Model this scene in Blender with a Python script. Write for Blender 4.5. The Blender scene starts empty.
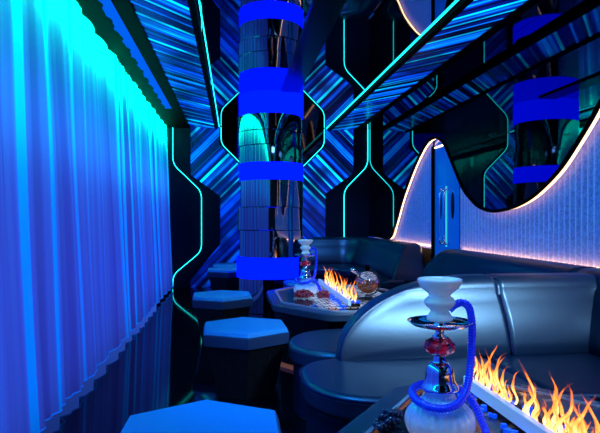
import bpy, bmesh, math, random
from mathutils import Vector, Matrix
random.seed(7)
SC = bpy.context.scene
COL = SC.collection
CAMH = 1.17
CEIL = 2.75
XL, XR, YB, YF = -1.30, 2.44, 9.75, -1.6
XM = 0.68           # middle of the striped back wall

# ------------------------------------------------------------------ materials
def newmat(name):
    m = bpy.data.materials.new(name); m.use_nodes = True
    nt = m.node_tree; nt.nodes.clear()
    out = nt.nodes.new('ShaderNodeOutputMaterial')
    return m, nt, out

def principled(name, col, rough=0.5, metal=0.0, spec=0.5, bump=None, emis=None, estr=0.0, coat=0.0, ior=None, var=0.0, vscale=8.0, sheen=0.0, trans=0.0, stint=None):
    m, nt, out = newmat(name)
    p = nt.nodes.new('ShaderNodeBsdfPrincipled')
    nt.links.new(p.outputs[0], out.inputs[0])
    p.inputs['Base Color'].default_value = (*col, 1)
    p.inputs['Roughness'].default_value = rough
    p.inputs['Metallic'].default_value = metal
    p.inputs['Specular IOR Level'].default_value = spec
    p.inputs['Coat Weight'].default_value = coat
    p.inputs['Coat Roughness'].default_value = 0.1
    p.inputs['Sheen Weight'].default_value = sheen
    p.inputs['Transmission Weight'].default_value = trans
    if stint: p.inputs['Specular Tint'].default_value = (*stint, 1)
    if ior: p.inputs['IOR'].default_value = ior
    if emis:
        p.inputs['Emission Color'].default_value = (*emis, 1)
        p.inputs['Emission Strength'].default_value = estr
    tc = nt.nodes.new('ShaderNodeTexCoord')
    nz = nt.nodes.new('ShaderNodeTexNoise'); nz.inputs['Scale'].default_value = vscale; nz.inputs['Detail'].default_value = 3
    nt.links.new(tc.outputs['Object'], nz.inputs['Vector'])
    if var > 0:
        hs = nt.nodes.new('ShaderNodeMix'); hs.data_type = 'RGBA'; hs.blend_type = 'MULTIPLY'
        hs.inputs[0].default_value = var
        hs.inputs[6].default_value = (*col, 1)
        nt.links.new(nz.outputs['Fac'], hs.inputs[7])
        nt.links.new(hs.outputs[2], p.inputs['Base Color'])
    if bump:
        nb = nt.nodes.new('ShaderNodeTexNoise'); nb.inputs['Scale'].default_value = bump[0]; nb.inputs['Detail'].default_value = 4
        nt.links.new(tc.outputs['Object'], nb.inputs['Vector'])
        b = nt.nodes.new('ShaderNodeBump'); b.inputs['Strength'].default_value = bump[1]; b.inputs['Distance'].default_value = 0.01
        nt.links.new(nb.outputs['Fac'], b.inputs['Height'])
        nt.links.new(b.outputs[0], p.inputs['Normal'])
    return m

def emitter(name, col, s):
    m, nt, out = newmat(name)
    e = nt.nodes.new('ShaderNodeEmission'); e.inputs[0].default_value = (*col, 1); e.inputs[1].default_value = s
    nt.links.new(e.outputs[0], out.inputs[0])
    return m

def math_node(nt, op, a, b=None):
    n = nt.nodes.new('ShaderNodeMath'); n.operation = op
    for i, v in enumerate((a, b)):
        if v is None: continue
        if isinstance(v, (int, float)): n.inputs[i].default_value = v
        else: nt.links.new(v, n.inputs[i])
    return n.outputs[0]

def ramp(nt, fac, stops, interp='LINEAR'):
    r = nt.nodes.new('ShaderNodeValToRGB'); r.color_ramp.interpolation = interp
    el = r.color_ramp.elements
    while len(el) > 1: el.remove(el[-1])
    el[0].position = stops[0][0]; el[0].color = (*stops[0][1], 1)
    for p, c in stops[1:]:
        e = el.new(p); e.color = (*c, 1)
    nt.links.new(fac, r.inputs[0])
    return r.outputs[0]

def stripes(name, axis, slope, strength, seed, mid=XM, scale=1.0):
    """diagonal light-streaked metallic panels: a chevron mirrored about the room's middle"""
    m, nt, out = newmat(name)
    tc = nt.nodes.new('ShaderNodeTexCoord')
    sp = nt.nodes.new('ShaderNodeSeparateXYZ'); nt.links.new(tc.outputs['Object'], sp.inputs[0])
    ax = math_node(nt, 'ABSOLUTE', math_node(nt, 'SUBTRACT', sp.outputs[0], mid))
    s = math_node(nt, 'ADD', sp.outputs[axis], math_node(nt, 'MULTIPLY', ax, slope))
    def noise(sc, det, off):
        n = nt.nodes.new('ShaderNodeTexNoise'); n.noise_dimensions = '1D'
        n.inputs['Scale'].default_value = sc * scale; n.inputs['Detail'].default_value = det
        nt.links.new(math_node(nt, 'ADD', s, off), n.inputs['W'])
        return n.outputs['Fac']
    broad = ramp(nt, noise(3.6, 1.8, seed), [(0.41, (0.0, 0.0005, 0.012)), (0.47, (0.0, 0.006, 0.16)), (0.54, (0.0, 0.022, 0.55)), (0.61, (0.0, 0.06, 0.95)), (0.70, (0.0, 0.22, 1.0))])
    fine0 = ramp(nt, noise(9, 0.8, seed + 31), [(0.0, (0, 0, 0)), (0.58, (0, 0, 0)), (0.65, (0.0, 0.15, 0.7)), (0.72, (0.0, 0.8, 1.0))])
    n4 = nt.nodes.new('ShaderNodeTexNoise'); n4.inputs['Scale'].default_value = 1.1; n4.inputs['Detail'].default_value = 0
    nt.links.new(tc.outputs['Object'], n4.inputs['Vector'])
    if axis == 2:   # on the wall the pale streaks sit in the upper half
        gate = ramp(nt, math_node(nt, 'ADD', math_node(nt, 'MULTIPLY', sp.outputs[2], 0.36), math_node(nt, 'MULTIPLY', n4.outputs['Fac'], 0.2)), [(0.62, (0.08, 0.08, 0.2)), (0.76, (1.2, 1.2, 1.2))])
    else:
        gate = ramp(nt, n4.outputs['Fac'], [(0.40, (0.25, 0.25, 0.4)), (0.56, (1.1, 1.1, 1.1))])
    fm = nt.nodes.new('ShaderNodeMix'); fm.data_type = 'RGBA'; fm.blend_type = 'MULTIPLY'; fm.inputs[0].default_value = 1
    nt.links.new(fine0, fm.inputs[6]); nt.links.new(gate, fm.inputs[7]); fine = fm.outputs[2]
    dark = ramp(nt, noise(16, 2, seed + 77), [(0.35, (0.3, 0.3, 0.4)), (0.6, (1, 1, 1))])
    mx = nt.nodes.new('ShaderNodeMix'); mx.data_type = 'RGBA'; mx.blend_type = 'MULTIPLY'; mx.inputs[0].default_value = 1
    nt.links.new(broad, mx.inputs[6]); nt.links.new(dark, mx.inputs[7])
    ad = nt.nodes.new('ShaderNodeMix'); ad.data_type = 'RGBA'; ad.blend_type = 'ADD'; ad.inputs[0].default_value = 1
    nt.links.new(mx.outputs[2], ad.inputs[6]); nt.links.new(fine, ad.inputs[7])
    # slow change of brightness along the panel
    n3 = nt.nodes.new('ShaderNodeTexNoise'); n3.inputs['Scale'].default_value = 1.6
    nt.links.new(tc.outputs['Object'], n3.inputs['Vector'])
    vr = ramp(nt, n3.outputs['Fac'], [(0.38, (0.25, 0.25, 0.25)), (0.58, (1.2, 1.2, 1.2))])
    m2 = nt.nodes.new('ShaderNodeMix'); m2.data_type = 'RGBA'; m2.blend_type = 'MULTIPLY'; m2.inputs[0].default_value = 1
    nt.links.new(ad.outputs[2], m2.inputs[6]); nt.links.new(vr, m2.inputs[7])
    p = nt.nodes.new('ShaderNodeBsdfPrincipled')
    p.inputs['Base Color'].default_value = (0.02, 0.05, 0.2, 1); p.inputs['Roughness'].default_value = 0.25
    p.inputs['Metallic'].default_value = 0.6
    nt.links.new(m2.outputs[2], p.inputs['Emission Color']); p.inputs['Emission Strength'].default_value = strength
    nt.links.new(p.outputs[0], out.inputs[0])
    return m

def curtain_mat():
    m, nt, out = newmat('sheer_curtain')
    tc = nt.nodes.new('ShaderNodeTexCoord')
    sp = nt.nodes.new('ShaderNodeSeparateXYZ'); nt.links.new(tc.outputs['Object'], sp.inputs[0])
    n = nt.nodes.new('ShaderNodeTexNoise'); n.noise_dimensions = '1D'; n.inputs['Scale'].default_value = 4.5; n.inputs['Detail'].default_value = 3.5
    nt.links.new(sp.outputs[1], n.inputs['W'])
    cs = ramp(nt, n.outputs['Fac'], [(0.36, (0.36, 0.20, 0.42)), (0.52, (0.42, 0.34, 0.56)), (0.595, (0.36, 0.45, 0.7)), (0.625, (0.10, 0.75, 0.95)), (0.65, (0.02, 1.0, 1.0))])  # fold highlights and violet shade painted as stripes in the cloth colour
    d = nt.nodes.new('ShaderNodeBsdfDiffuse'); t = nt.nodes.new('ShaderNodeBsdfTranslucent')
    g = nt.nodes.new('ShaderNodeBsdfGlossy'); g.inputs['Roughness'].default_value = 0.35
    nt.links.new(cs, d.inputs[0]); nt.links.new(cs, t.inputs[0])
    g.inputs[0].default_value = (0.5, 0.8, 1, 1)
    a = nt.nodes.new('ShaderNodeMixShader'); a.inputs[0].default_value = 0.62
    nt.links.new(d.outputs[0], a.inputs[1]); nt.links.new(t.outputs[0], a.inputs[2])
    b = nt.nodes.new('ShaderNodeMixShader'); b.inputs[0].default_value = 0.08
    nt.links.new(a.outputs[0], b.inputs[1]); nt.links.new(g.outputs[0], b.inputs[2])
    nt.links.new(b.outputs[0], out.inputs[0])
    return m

def rib_mat():
    m, nt, out = newmat('ribbed_wall_fabric')
    tc = nt.nodes.new('ShaderNodeTexCoord')
    n = nt.nodes.new('ShaderNodeTexNoise'); n.inputs['Scale'].default_value = 60; n.inputs['Detail'].default_value = 4
    nt.links.new(tc.outputs['Object'], n.inputs['Vector'])
    sp = nt.nodes.new('ShaderNodeSeparateXYZ'); nt.links.new(tc.outputs['Object'], sp.inputs[0])
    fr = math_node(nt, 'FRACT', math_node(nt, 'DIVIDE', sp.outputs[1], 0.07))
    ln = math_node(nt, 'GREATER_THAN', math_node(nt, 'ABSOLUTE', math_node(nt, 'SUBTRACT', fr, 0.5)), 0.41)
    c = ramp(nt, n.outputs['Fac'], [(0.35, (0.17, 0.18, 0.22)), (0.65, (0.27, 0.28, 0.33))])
    e = ramp(nt, n.outputs['Fac'], [(0.35, (0.004, 0.045, 0.50)), (0.65, (0.010, 0.085, 0.72))])  # blue wash put into the fabric as its own glow, brighter at the ribs
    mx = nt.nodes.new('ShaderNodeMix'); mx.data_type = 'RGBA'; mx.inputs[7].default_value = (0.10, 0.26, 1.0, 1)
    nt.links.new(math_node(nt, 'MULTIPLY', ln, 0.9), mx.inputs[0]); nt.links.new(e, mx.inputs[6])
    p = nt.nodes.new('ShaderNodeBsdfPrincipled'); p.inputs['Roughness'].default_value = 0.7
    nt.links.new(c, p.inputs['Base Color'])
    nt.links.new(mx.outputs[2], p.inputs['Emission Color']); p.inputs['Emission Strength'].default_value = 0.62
    nt.links.new(p.outputs[0], out.inputs[0])
    return m

def flame_mat():
    m, nt, out = newmat('flame')
    at = nt.nodes.new('ShaderNodeAttribute'); at.attribute_name = 'rise'
    lw = nt.nodes.new('ShaderNodeLayerWeight'); lw.inputs[0].default_value = 0.35
    tc = nt.nodes.new('ShaderNodeTexCoord')
    nz = nt.nodes.new('ShaderNodeTexNoise'); nz.inputs['Scale'].default_value = 28; nz.inputs['Detail'].default_value = 3
    nt.links.new(tc.outputs['Object'], nz.inputs['Vector'])
    f = math_node(nt, 'ADD', at.outputs['Fac'], math_node(nt, 'MULTIPLY', lw.outputs['Facing'], 0.55))
    f = math_node(nt, 'ADD', f, math_node(nt, 'MULTIPLY', math_node(nt, 'SUBTRACT', nz.outputs['Fac'], 0.5), 0.9))
    c = ramp(nt, f, [(0.1, (1.0, 0.80, 0.45)), (0.40, (1.0, 0.60, 0.18)), (0.70, (1.0, 0.30, 0.04)), (1.1 - 0.12, (0.9, 0.12, 0.01))])
    e = nt.nodes.new('ShaderNodeEmission'); nt.links.new(c, e.inputs[0]); e.inputs[1].default_value = 2.1
    t = nt.nodes.new('ShaderNodeBsdfTransparent')
    a = ramp(nt, f, [(0.35, (0.95, 0.95, 0.95)), (0.85, (0.45, 0.45, 0.45)), (1.0, (0.05, 0.05, 0.05))])
    x = nt.nodes.new('ShaderNodeMixShader')
    nt.links.new(a, x.inputs[0]); nt.links.new(t.outputs[0], x.inputs[1]); nt.links.new(e.outputs[0], x.inputs[2])
    nt.links.new(x.outputs[0], out.inputs[0])
    return m

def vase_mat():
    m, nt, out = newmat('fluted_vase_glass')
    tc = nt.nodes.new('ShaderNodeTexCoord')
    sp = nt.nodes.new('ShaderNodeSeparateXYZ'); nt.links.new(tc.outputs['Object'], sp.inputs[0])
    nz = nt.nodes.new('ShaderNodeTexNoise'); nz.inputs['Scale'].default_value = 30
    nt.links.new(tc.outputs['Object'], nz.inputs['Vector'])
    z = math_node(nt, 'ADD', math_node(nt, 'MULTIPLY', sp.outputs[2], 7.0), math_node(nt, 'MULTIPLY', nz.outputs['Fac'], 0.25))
    c = ramp(nt, z, [(0.2, (0.95, 0.97, 1.0)), (0.42, (0.60, 0.76, 1.0)), (0.75, (0.10, 0.36, 0.90))])  # white glare below and blue light above painted into the vase, glowing slightly
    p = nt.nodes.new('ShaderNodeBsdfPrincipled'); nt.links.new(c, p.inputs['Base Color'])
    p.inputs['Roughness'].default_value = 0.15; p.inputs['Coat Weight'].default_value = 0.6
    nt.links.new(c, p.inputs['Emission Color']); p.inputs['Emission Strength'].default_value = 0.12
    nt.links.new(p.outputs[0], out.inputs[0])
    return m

def tray_mat(bias=-0.45, c2=(0.55, 0.36, 0.25, 1), es=0.12):
    m, nt, out = newmat('patterned_tray_inlay')
    tc = nt.nodes.new('ShaderNodeTexCoord')
    b = nt.nodes.new('ShaderNodeTexBrick'); b.inputs['Scale'].default_value = 9
    b.inputs['Color1'].default_value = (0.012, 0.012, 0.018, 1); b.inputs['Color2'].default_value = c2
    b.inputs['Mortar'].default_value = (0.02, 0.03, 0.06, 1); b.inputs['Mortar Size'].default_value = 0.06
    b.inputs['Bias'].default_value = bias; b.offset = 0.5; b.inputs['Brick Width'].default_value = 0.5; b.inputs['Row Height'].default_value = 0.35
    nt.links.new(tc.outputs['Object'], b.inputs['Vector'])
    p = nt.nodes.new('ShaderNodeBsdfPrincipled'); nt.links.new(b.outputs['Color'], p.inputs['Base Color'])
    p.inputs['Roughness'].default_value = 0.25; p.inputs['Coat Weight'].default_value = 0.1
    nt.links.new(b.outputs['Color'], p.inputs['Emission Color']); p.inputs['Emission Strength'].default_value = es  # pattern also glows a little, brightness put into the inlay itself
    nt.links.new(p.outputs[0], out.inputs[0])
    return m

def wood_mat():
    m, nt, out = newmat('dark_textured_veneer')
    tc = nt.nodes.new('ShaderNodeTexCoord')
    mp = nt.nodes.new('ShaderNodeMapping'); mp.inputs['Scale'].default_value = (30, 30, 5)
    nt.links.new(tc.outputs['Object'], mp.inputs[0])
    n = nt.nodes.new('ShaderNodeTexNoise'); n.inputs['Scale'].default_value = 2.5; n.inputs['Detail'].default_value = 6; n.inputs['Distortion'].default_value = 1.5
    nt.links.new(mp.outputs[0], n.inputs['Vector'])
    c = ramp(nt, n.outputs['Fac'], [(0.35, (0.001, 0.0012, 0.002)), (0.6, (0.005, 0.006, 0.010)), (0.75, (0.014, 0.016, 0.024))])
    b = nt.nodes.new('ShaderNodeBump'); b.inputs['Strength'].default_value = 0.6; b.inputs['Distance'].default_value = 0.01
    nt.links.new(n.outputs['Fac'], b.inputs['Height'])
    p = nt.nodes.new('ShaderNodeBsdfPrincipled'); nt.links.new(c, p.inputs['Base Color']); nt.links.new(b.outputs[0], p.inputs['Normal'])
    p.inputs['Roughness'].default_value = 0.4
    nt.links.new(p.outputs[0], out.inputs[0])
    return m

def ruby_mat():
    m, nt, out = newmat('ruby_crystal')
    tc = nt.nodes.new('ShaderNodeTexCoord')
    v = nt.nodes.new('ShaderNodeTexVoronoi'); v.inputs['Scale'].default_value = 90
    nt.links.new(tc.outputs['Object'], v.inputs['Vector'])
    sp = nt.nodes.new('ShaderNodeSeparateColor'); nt.links.new(v.outputs['Color'], sp.inputs[0])
    c = ramp(nt, sp.outputs[0], [(0.0, (0.02, 0.0, 0.005)), (0.4, (0.35, 0.0, 0.02)), (0.75, (0.85, 0.01, 0.06)), (0.93, (1.0, 0.5, 0.6))], 'CONSTANT')  # sparkle of the facets painted as dark and pink cells
    p = nt.nodes.new('ShaderNodeBsdfPrincipled'); nt.links.new(c, p.inputs['Base Color']); p.inputs['Roughness'].default_value = 0.05
    p.inputs['Coat Weight'].default_value = 1.0
    b = nt.nodes.new('ShaderNodeBump'); b.inputs['Strength'].default_value = 0.8; b.inputs['Distance'].default_value = 0.004
    nt.links.new(sp.outputs[1], b.inputs['Height']); nt.links.new(b.outputs[0], p.inputs['Normal'])
    nt.links.new(c, p.inputs['Emission Color']); p.inputs['Emission Strength'].default_value = 0.18
    nt.links.new(p.outputs[0], out.inputs[0])
    return m

def floor_mat():
    m, nt, out = newmat('black_gloss_floor')
    tc = nt.nodes.new('ShaderNodeTexCoord')
    n = nt.nodes.new('ShaderNodeTexNoise'); n.inputs['Scale'].default_value = 3
    nt.links.new(tc.outputs['Object'], n.inputs['Vector'])
    c = ramp(nt, n.outputs['Fac'], [(0.3, (0.001, 0.001, 0.002)), (0.7, (0.002, 0.003, 0.006))])
    d = nt.nodes.new('ShaderNodeBsdfDiffuse'); nt.links.new(c, d.inputs[0])
    g = nt.nodes.new('ShaderNodeBsdfGlossy'); g.inputs[0].default_value = (0.75, 0.75, 0.75, 1); g.inputs['Roughness'].default_value = 0.05
    f = nt.nodes.new('ShaderNodeFresnel'); f.inputs[0].default_value = 1.27
    x = nt.nodes.new('ShaderNodeMixShader'); nt.links.new(f.outputs[0], x.inputs[0])
    nt.links.new(d.outputs[0], x.inputs[1]); nt.links.new(g.outputs[0], x.inputs[2]); nt.links.new(x.outputs[0], out.inputs[0])
    return m

M = dict(
    floor=floor_mat(),
    ceil=principled('black_mirror_ceiling', (0.40, 0.42, 0.50), rough=0.02, metal=1.0),
    wmirror=principled('smoked_mirror', (0.10, 0.105, 0.13), rough=0.015, metal=1.0),
    bmirror=principled('back_smoked_mirror', (0.05, 0.055, 0.065), rough=0.03, metal=1.0),
    black=principled('matt_black', (0.0004, 0.0004, 0.0007), rough=0.6, spec=0.02),
    blackgloss=principled('black_lacquer', (0.003, 0.004, 0.006), rough=0.2, spec=0.12),
    wall=principled('dark_wall', (0.006, 0.008, 0.015), rough=0.5, var=0.5),
    panel=principled('dark_fabric_panel', (0.006, 0.010, 0.028), rough=0.6, spec=0.1, bump=(120, 0.3), var=0.4),
    chrome=principled('dark_chrome', (0.32, 0.33, 0.36), rough=0.03, metal=1.0),
    steel=principled('polished_steel', (0.85, 0.87, 0.92), rough=0.08, metal=1.0),
    bluechrome=principled('blue_chrome', (0.55, 0.70, 0.98), rough=0.05, metal=1.0),
    copper=principled('copper_trim', (0.9, 0.42, 0.25), rough=0.25, metal=1.0, emis=(1.0, 0.35, 0.15), estr=0.10),
    leather=principled('navy_leather', (0.002, 0.010, 0.030), rough=0.38, spec=1.0, bump=(90, 0.05), var=0.25, vscale=3, stint=(0.55, 0.78, 1.0)),
    leather2=principled('black_navy_leather', (0.001, 0.006, 0.022), rough=0.36, spec=0.6, bump=(90, 0.05), var=0.25, vscale=3, stint=(0.25, 0.5, 1.0)),
    piping=principled('indigo_piping', (0.004, 0.006, 0.05), rough=0.5, spec=0.15),
    cushion=principled('blue_satin_cushion', (0.02, 0.28, 0.70), rough=0.42, spec=0.3, bump=(80, 0.05)),
    cushionside=principled('blue_satin_cushion_side', (0.02, 0.045, 0.12), rough=0.45, spec=0.3),
    veneer=wood_mat(),
    tabletop=principled('navy_lacquer', (0.02, 0.04, 0.08), rough=0.22, spec=0.5, var=0.2),
    tray=tray_mat(), traylit=tray_mat(0.15, (0.85, 0.82, 0.85, 1), 0.35),  # second tray is a paler glowing copy, strong light put into its colour
    glassbar=principled('frosted_glass_guard', (0.55, 0.68, 0.85), rough=0.2, spec=0.6, emis=(0.35, 0.6, 1.0), estr=0.28),  # guard's brightness put in as a glow of its own
    ice=principled('blue_fire_glass', (0.01, 0.08, 0.9), rough=0.05, spec=0.8, emis=(0.0, 0.08, 1.0), estr=0.7),
    ceramic=principled('white_ceramic', (0.78, 0.86, 0.95), rough=0.15, coat=0.6, emis=(0.35, 0.62, 1.0), estr=0.14),  # bowl brightened by its own faint glow in place of light
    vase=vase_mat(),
    ruby=ruby_mat(),
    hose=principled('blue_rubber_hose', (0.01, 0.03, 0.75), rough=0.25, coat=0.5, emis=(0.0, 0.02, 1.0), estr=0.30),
    grape=principled('red_grape', (0.42, 0.02, 0.06), rough=0.22, coat=0.4, var=0.4, vscale=40),
    grapeblue=principled('black_grape', (0.006, 0.015, 0.08), rough=0.2, coat=0.5, var=0.4, vscale=40),
    stem=principled('grape_stem', (0.08, 0.06, 0.02), rough=0.6),
    glass=principled('clear_glass', (0.95, 0.98, 1.0), rough=0.0, trans=1.0, ior=1.45),
    amber=principled('amber_drink', (0.5, 0.25, 0.12), rough=0.05, trans=0.6, emis=(1.0, 0.4, 0.2), estr=0.03),  # faint glow added so the drink stays bright
    doorglass=principled('blue_glowing_glass', (0.02, 0.08, 0.45), rough=0.12, spec=0.6, emis=(0.0, 0.10, 0.75), estr=0.5),  # blue light on the door leaves put in as their own glow
    bluebar=principled('blue_lit_metal', (0.02, 0.1, 0.6), rough=0.3, emis=(0.0, 0.10, 0.8), estr=0.55),
    ring=emitter('solid_blue_light_band', (0.0, 0.0045, 1.0), 3.6),
    neon=emitter('cyan_neon', (0.012, 0.85, 0.90), 3.4),
    neondim=emitter('cyan_neon_thin', (0.03, 0.60, 0.75), 1.0),
    strip=emitter('azure_glow', (0.0, 0.13, 0.95), 0.95),
    warm=emitter('warm_led', (1.0, 0.52, 0.22), 5.5),
    warmsoft=emitter('warm_led_soft', (1.0, 0.50, 0.24), 10),
    ribs=rib_mat(),
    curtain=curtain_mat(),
    flame=flame_mat(),
    wallstripe=stripes('striped_wall', 2, 1.0, 1.15, 3.0, scale=1.15),
    ceilstripe=stripes('striped_ceiling', 1, 1.25, 1.15, 12.0, scale=1.1),
)
# ------------------------------------------------------------------ mesh helpers
def link_mesh(name, bm, mat, parent=None, smooth=False, loc=None):
    bmesh.ops.recalc_face_normals(bm, faces=bm.faces)
    me = bpy.data.meshes.new(name); bm.to_mesh(me); bm.free()
    if smooth:
        for p in me.polygons: p.use_smooth = True
    o = bpy.data.objects.new(name, me); COL.objects.link(o)
    me.materials.append(M[mat] if isinstance(mat, str) else mat)
    if parent: o.parent = parent
    if loc: o.location = loc
    return o

def tag(o, label=None, cat=None, group=None, kind=None):
    if label: o['label'] = label
    if cat: o['category'] = cat
    if group: o['group'] = group
    if kind: o['kind'] = kind
    return o

def thing(name, label, cat, loc=(0, 0, 0), rz=0.0, group=None):
    o = bpy.data.objects.new(name, None); COL.objects.link(o)
    o.location = loc; o.rotation_euler = (0, 0, rz); o.empty_display_size = 0.1
    return tag(o, label, cat, group)

def struct(name, bm, mat, smooth=False):
    return tag(link_mesh(name, bm, mat, smooth=smooth), kind='structure')

def box(bm, x0, x1, y0, y1, z0, z1):
    v = [bm.verts.new((x, y, z)) for z in (z0, z1) for y in (y0, y1) for x in (x0, x1)]
    for f in ((0, 1, 3, 2), (4, 6, 7, 5), (0, 4, 5, 1), (1, 5, 7, 3), (3, 7, 6, 2), (2, 6, 4, 0)):
        bm.faces.new([v[i] for i in f])
    return bm

def bbox(*a): return box(bmesh.new(), *a)

def prism(bm, pts, a0, a1, plane='XY'):
    """extrude a 2-D polygon between a0 and a1 along the missing axis"""
    def P(p, a):
        if plane == 'XY': return (p[0], p[1], a)
        if plane == 'XZ': return (p[0], a, p[1])
        return (a, p[0], p[1])
    A = [bm.verts.new(P(p, a0)) for p in pts]; B = [bm.verts.new(P(p, a1)) for p in pts]
    n = len(pts)
    bm.faces.new(A); bm.faces.new(B[::-1])
    for i in range(n): bm.faces.new((A[i], A[(i + 1) % n], B[(i + 1) % n], B[i]))
    return bm

def tube(bm, pts, r, seg=8, closed=False, rf=None):
    pts = [Vector(p) for p in pts]; n = len(pts)
    rings = []; up = None
    for i, p in enumerate(pts):
        a = pts[(i - 1) % n] if (closed or i > 0) else p
        b = pts[(i + 1) % n] if (closed or i < n - 1) else p
        t = (b - a).normalized()
        if up is None:
            up = Vector((0, 0, 1)) if abs(t.z) < 0.9 else Vector((1, 0, 0))
        side = t.cross(up)
        if side.length < 1e-5: side = t.orthogonal()
        side.normalize(); up = side.cross(t).normalized()
        rr = r if rf is None else rf(i)
        rings.append([bm.verts.new(p + (side * math.cos(k * 2 * math.pi / seg) + up * math.sin(k * 2 * math.pi / seg)) * rr) for k in range(seg)])
    for i in range(n if closed else n - 1):
        A, B = rings[i], rings[(i + 1) % n]
        for k in range(seg): bm.faces.new((A[k], A[(k + 1) % seg], B[(k + 1) % seg], B[k]))
    if not closed:
        bm.faces.new(rings[0]); bm.faces.new(rings[-1][::-1])
    return bm

def lathe(bm, prof, seg=32, c=(0, 0, 0), flute=None, cap=True):
    rings = []
    for r, z in prof:
        ring = []
        for k in range(seg):
            a = 2 * math.pi * k / seg
            rr = r * (1 + (flute[1] * math.cos(flute[0] * a) if flute else 0))
            ring.append(bm.verts.new((c[0] + rr * math.cos(a), c[1] + rr * math.sin(a), c[2] + z)))
        rings.append(ring)
    for i in range(len(rings) - 1):
        A, B = rings[i], rings[i + 1]
        for k in range(seg): bm.faces.new((A[k], A[(k + 1) % seg], B[(k + 1) % seg], B[k]))
    if cap:
        bm.faces.new(rings[0][::-1]); bm.faces.new(rings[-1])
    return bm

def catmull(P, n=8, closed=False):
    out = []; m = len(P)
    for i in range(m if closed else m - 1):
        g = lambda j: P[j % m] if closed else P[min(max(j, 0), m - 1)]
        p0, p1, p2, p3 = [Vector(g(i + d)) for d in (-1, 0, 1, 2)]
        for k in range(n):
            t = k / n
            out.append(0.5 * ((2 * p1) + (p2 - p0) * t + (2 * p0 - 5 * p1 + 4 * p2 - p3) * t * t + (3 * p1 - p0 - 3 * p2 + p3) * t ** 3))
    if not closed: out.append(Vector(P[-1]))
    return out

def bevel(o, w, seg=3, ang=35):
    b = o.modifiers.new('bevel', 'BEVEL'); b.width = w; b.segments = seg; b.limit_method = 'ANGLE'; b.angle_limit = math.radians(ang); b.harden_normals = True
    for p in o.data.polygons: p.use_smooth = True
    return o

def round_poly(pts, radii, seg=8):
    """round the corners of a 2-D polygon"""
    out = []; n = len(pts)
    for i, p in enumerate(pts):
        r = radii[i]; p = Vector(p)
        if r <= 0: out.append((p.x, p.y)); continue
        a = (Vector(pts[i - 1]) - p).normalized(); b = (Vector(pts[(i + 1) % n]) - p).normalized()
        th = math.acos(max(-1, min(1, a.dot(b)))); d = r / math.tan(th / 2)
        c = p + (a + b).normalized() * (r / math.sin(th / 2))
        s = p + a * d - c; e = p + b * d - c
        a0 = math.atan2(s.y, s.x); a1 = math.atan2(e.y, e.x)
        da = (a1 - a0 + math.pi) % (2 * math.pi) - math.pi
        for k in range(seg + 1):
            t = a0 + da * k / seg
            out.append((c.x + r * math.cos(t), c.y + r * math.sin(t)))
    return out

# ------------------------------------------------------------------ the room
struct('floor', bbox(XL, XR + 0.1, YF, YB + 0.1, -0.1, 0.0), 'floor')
struct('ceiling', bbox(XL, XR + 0.1, YF, YB + 0.1, CEIL, CEIL + 0.1), 'ceil')
struct('wall_left', bbox(XL - 0.1, XL, YF, YB + 0.1, 0, CEIL), 'wall')
struct('wall_right', bbox(XR + 0.03, XR + 0.13, YF, YB + 0.1, 0, CEIL), 'wall')
struct('wall_back', bbox(XL, XR + 0.03, YB, YB + 0.1, 0, CEIL), 'wallstripe')
struct('wall_front', bbox(XL, XR + 0.03, YF - 0.1, YF, 0, CEIL), 'wall')

# ceiling bands on the mirror ceiling
YE = YB - 0.03
struct('trim_1', bbox(-0.74, -0.33, YF + 0.05, YE, CEIL - 0.012, CEIL - 0.002), 'ceilstripe')
struct('trim_2', bbox(1.69, 2.09, YF + 0.05, YE, CEIL - 0.012, CEIL - 0.002), 'ceilstripe')
struct('trim_3', bbox(-1.22, -0.74, YF + 0.05, YE, CEIL - 0.03, CEIL - 0.002), 'black')
struct('trim_4', bbox(-0.33, -0.275, YF + 0.05, YE, CEIL - 0.03, CEIL - 0.002), 'black')
struct('trim_5', bbox(1.63, 1.69, YF + 0.05, YE, CEIL - 0.03, CEIL - 0.002), 'black')
struct('trim_6', bbox(2.09, 2.17, YF + 0.05, YE, CEIL - 0.03, CEIL - 0.002), 'black')
# black beam running along the ceiling to the column
struct('trim_7', bbox(0.57, 0.80, YF + 0.05, 6.86, CEIL - 0.02, CEIL - 0.002), 'blackgloss')

# curtain's ceiling reflection put in as a glowing azure strip with a rippled edge
bm = bmesh.new(); A = []; B = []
for i in range(240):
    y = -1.0 + 9.0 * i / 239
    A.append(bm.verts.new((-0.955 + 0.012 * math.sin(y * 17) + 0.006 * math.sin(y * 41), y, CEIL - 0.034)))
    B.append(bm.verts.new((-0.865, y, CEIL - 0.034)))
for i in range(239): bm.faces.new((A[i], A[i + 1], B[i + 1], B[i]))
tag(link_mesh('glow_strip', bm, 'strip'), 'azure reflection of the lit curtain along the ceiling, a glowing strip with a rippled edge', 'light strip')

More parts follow.
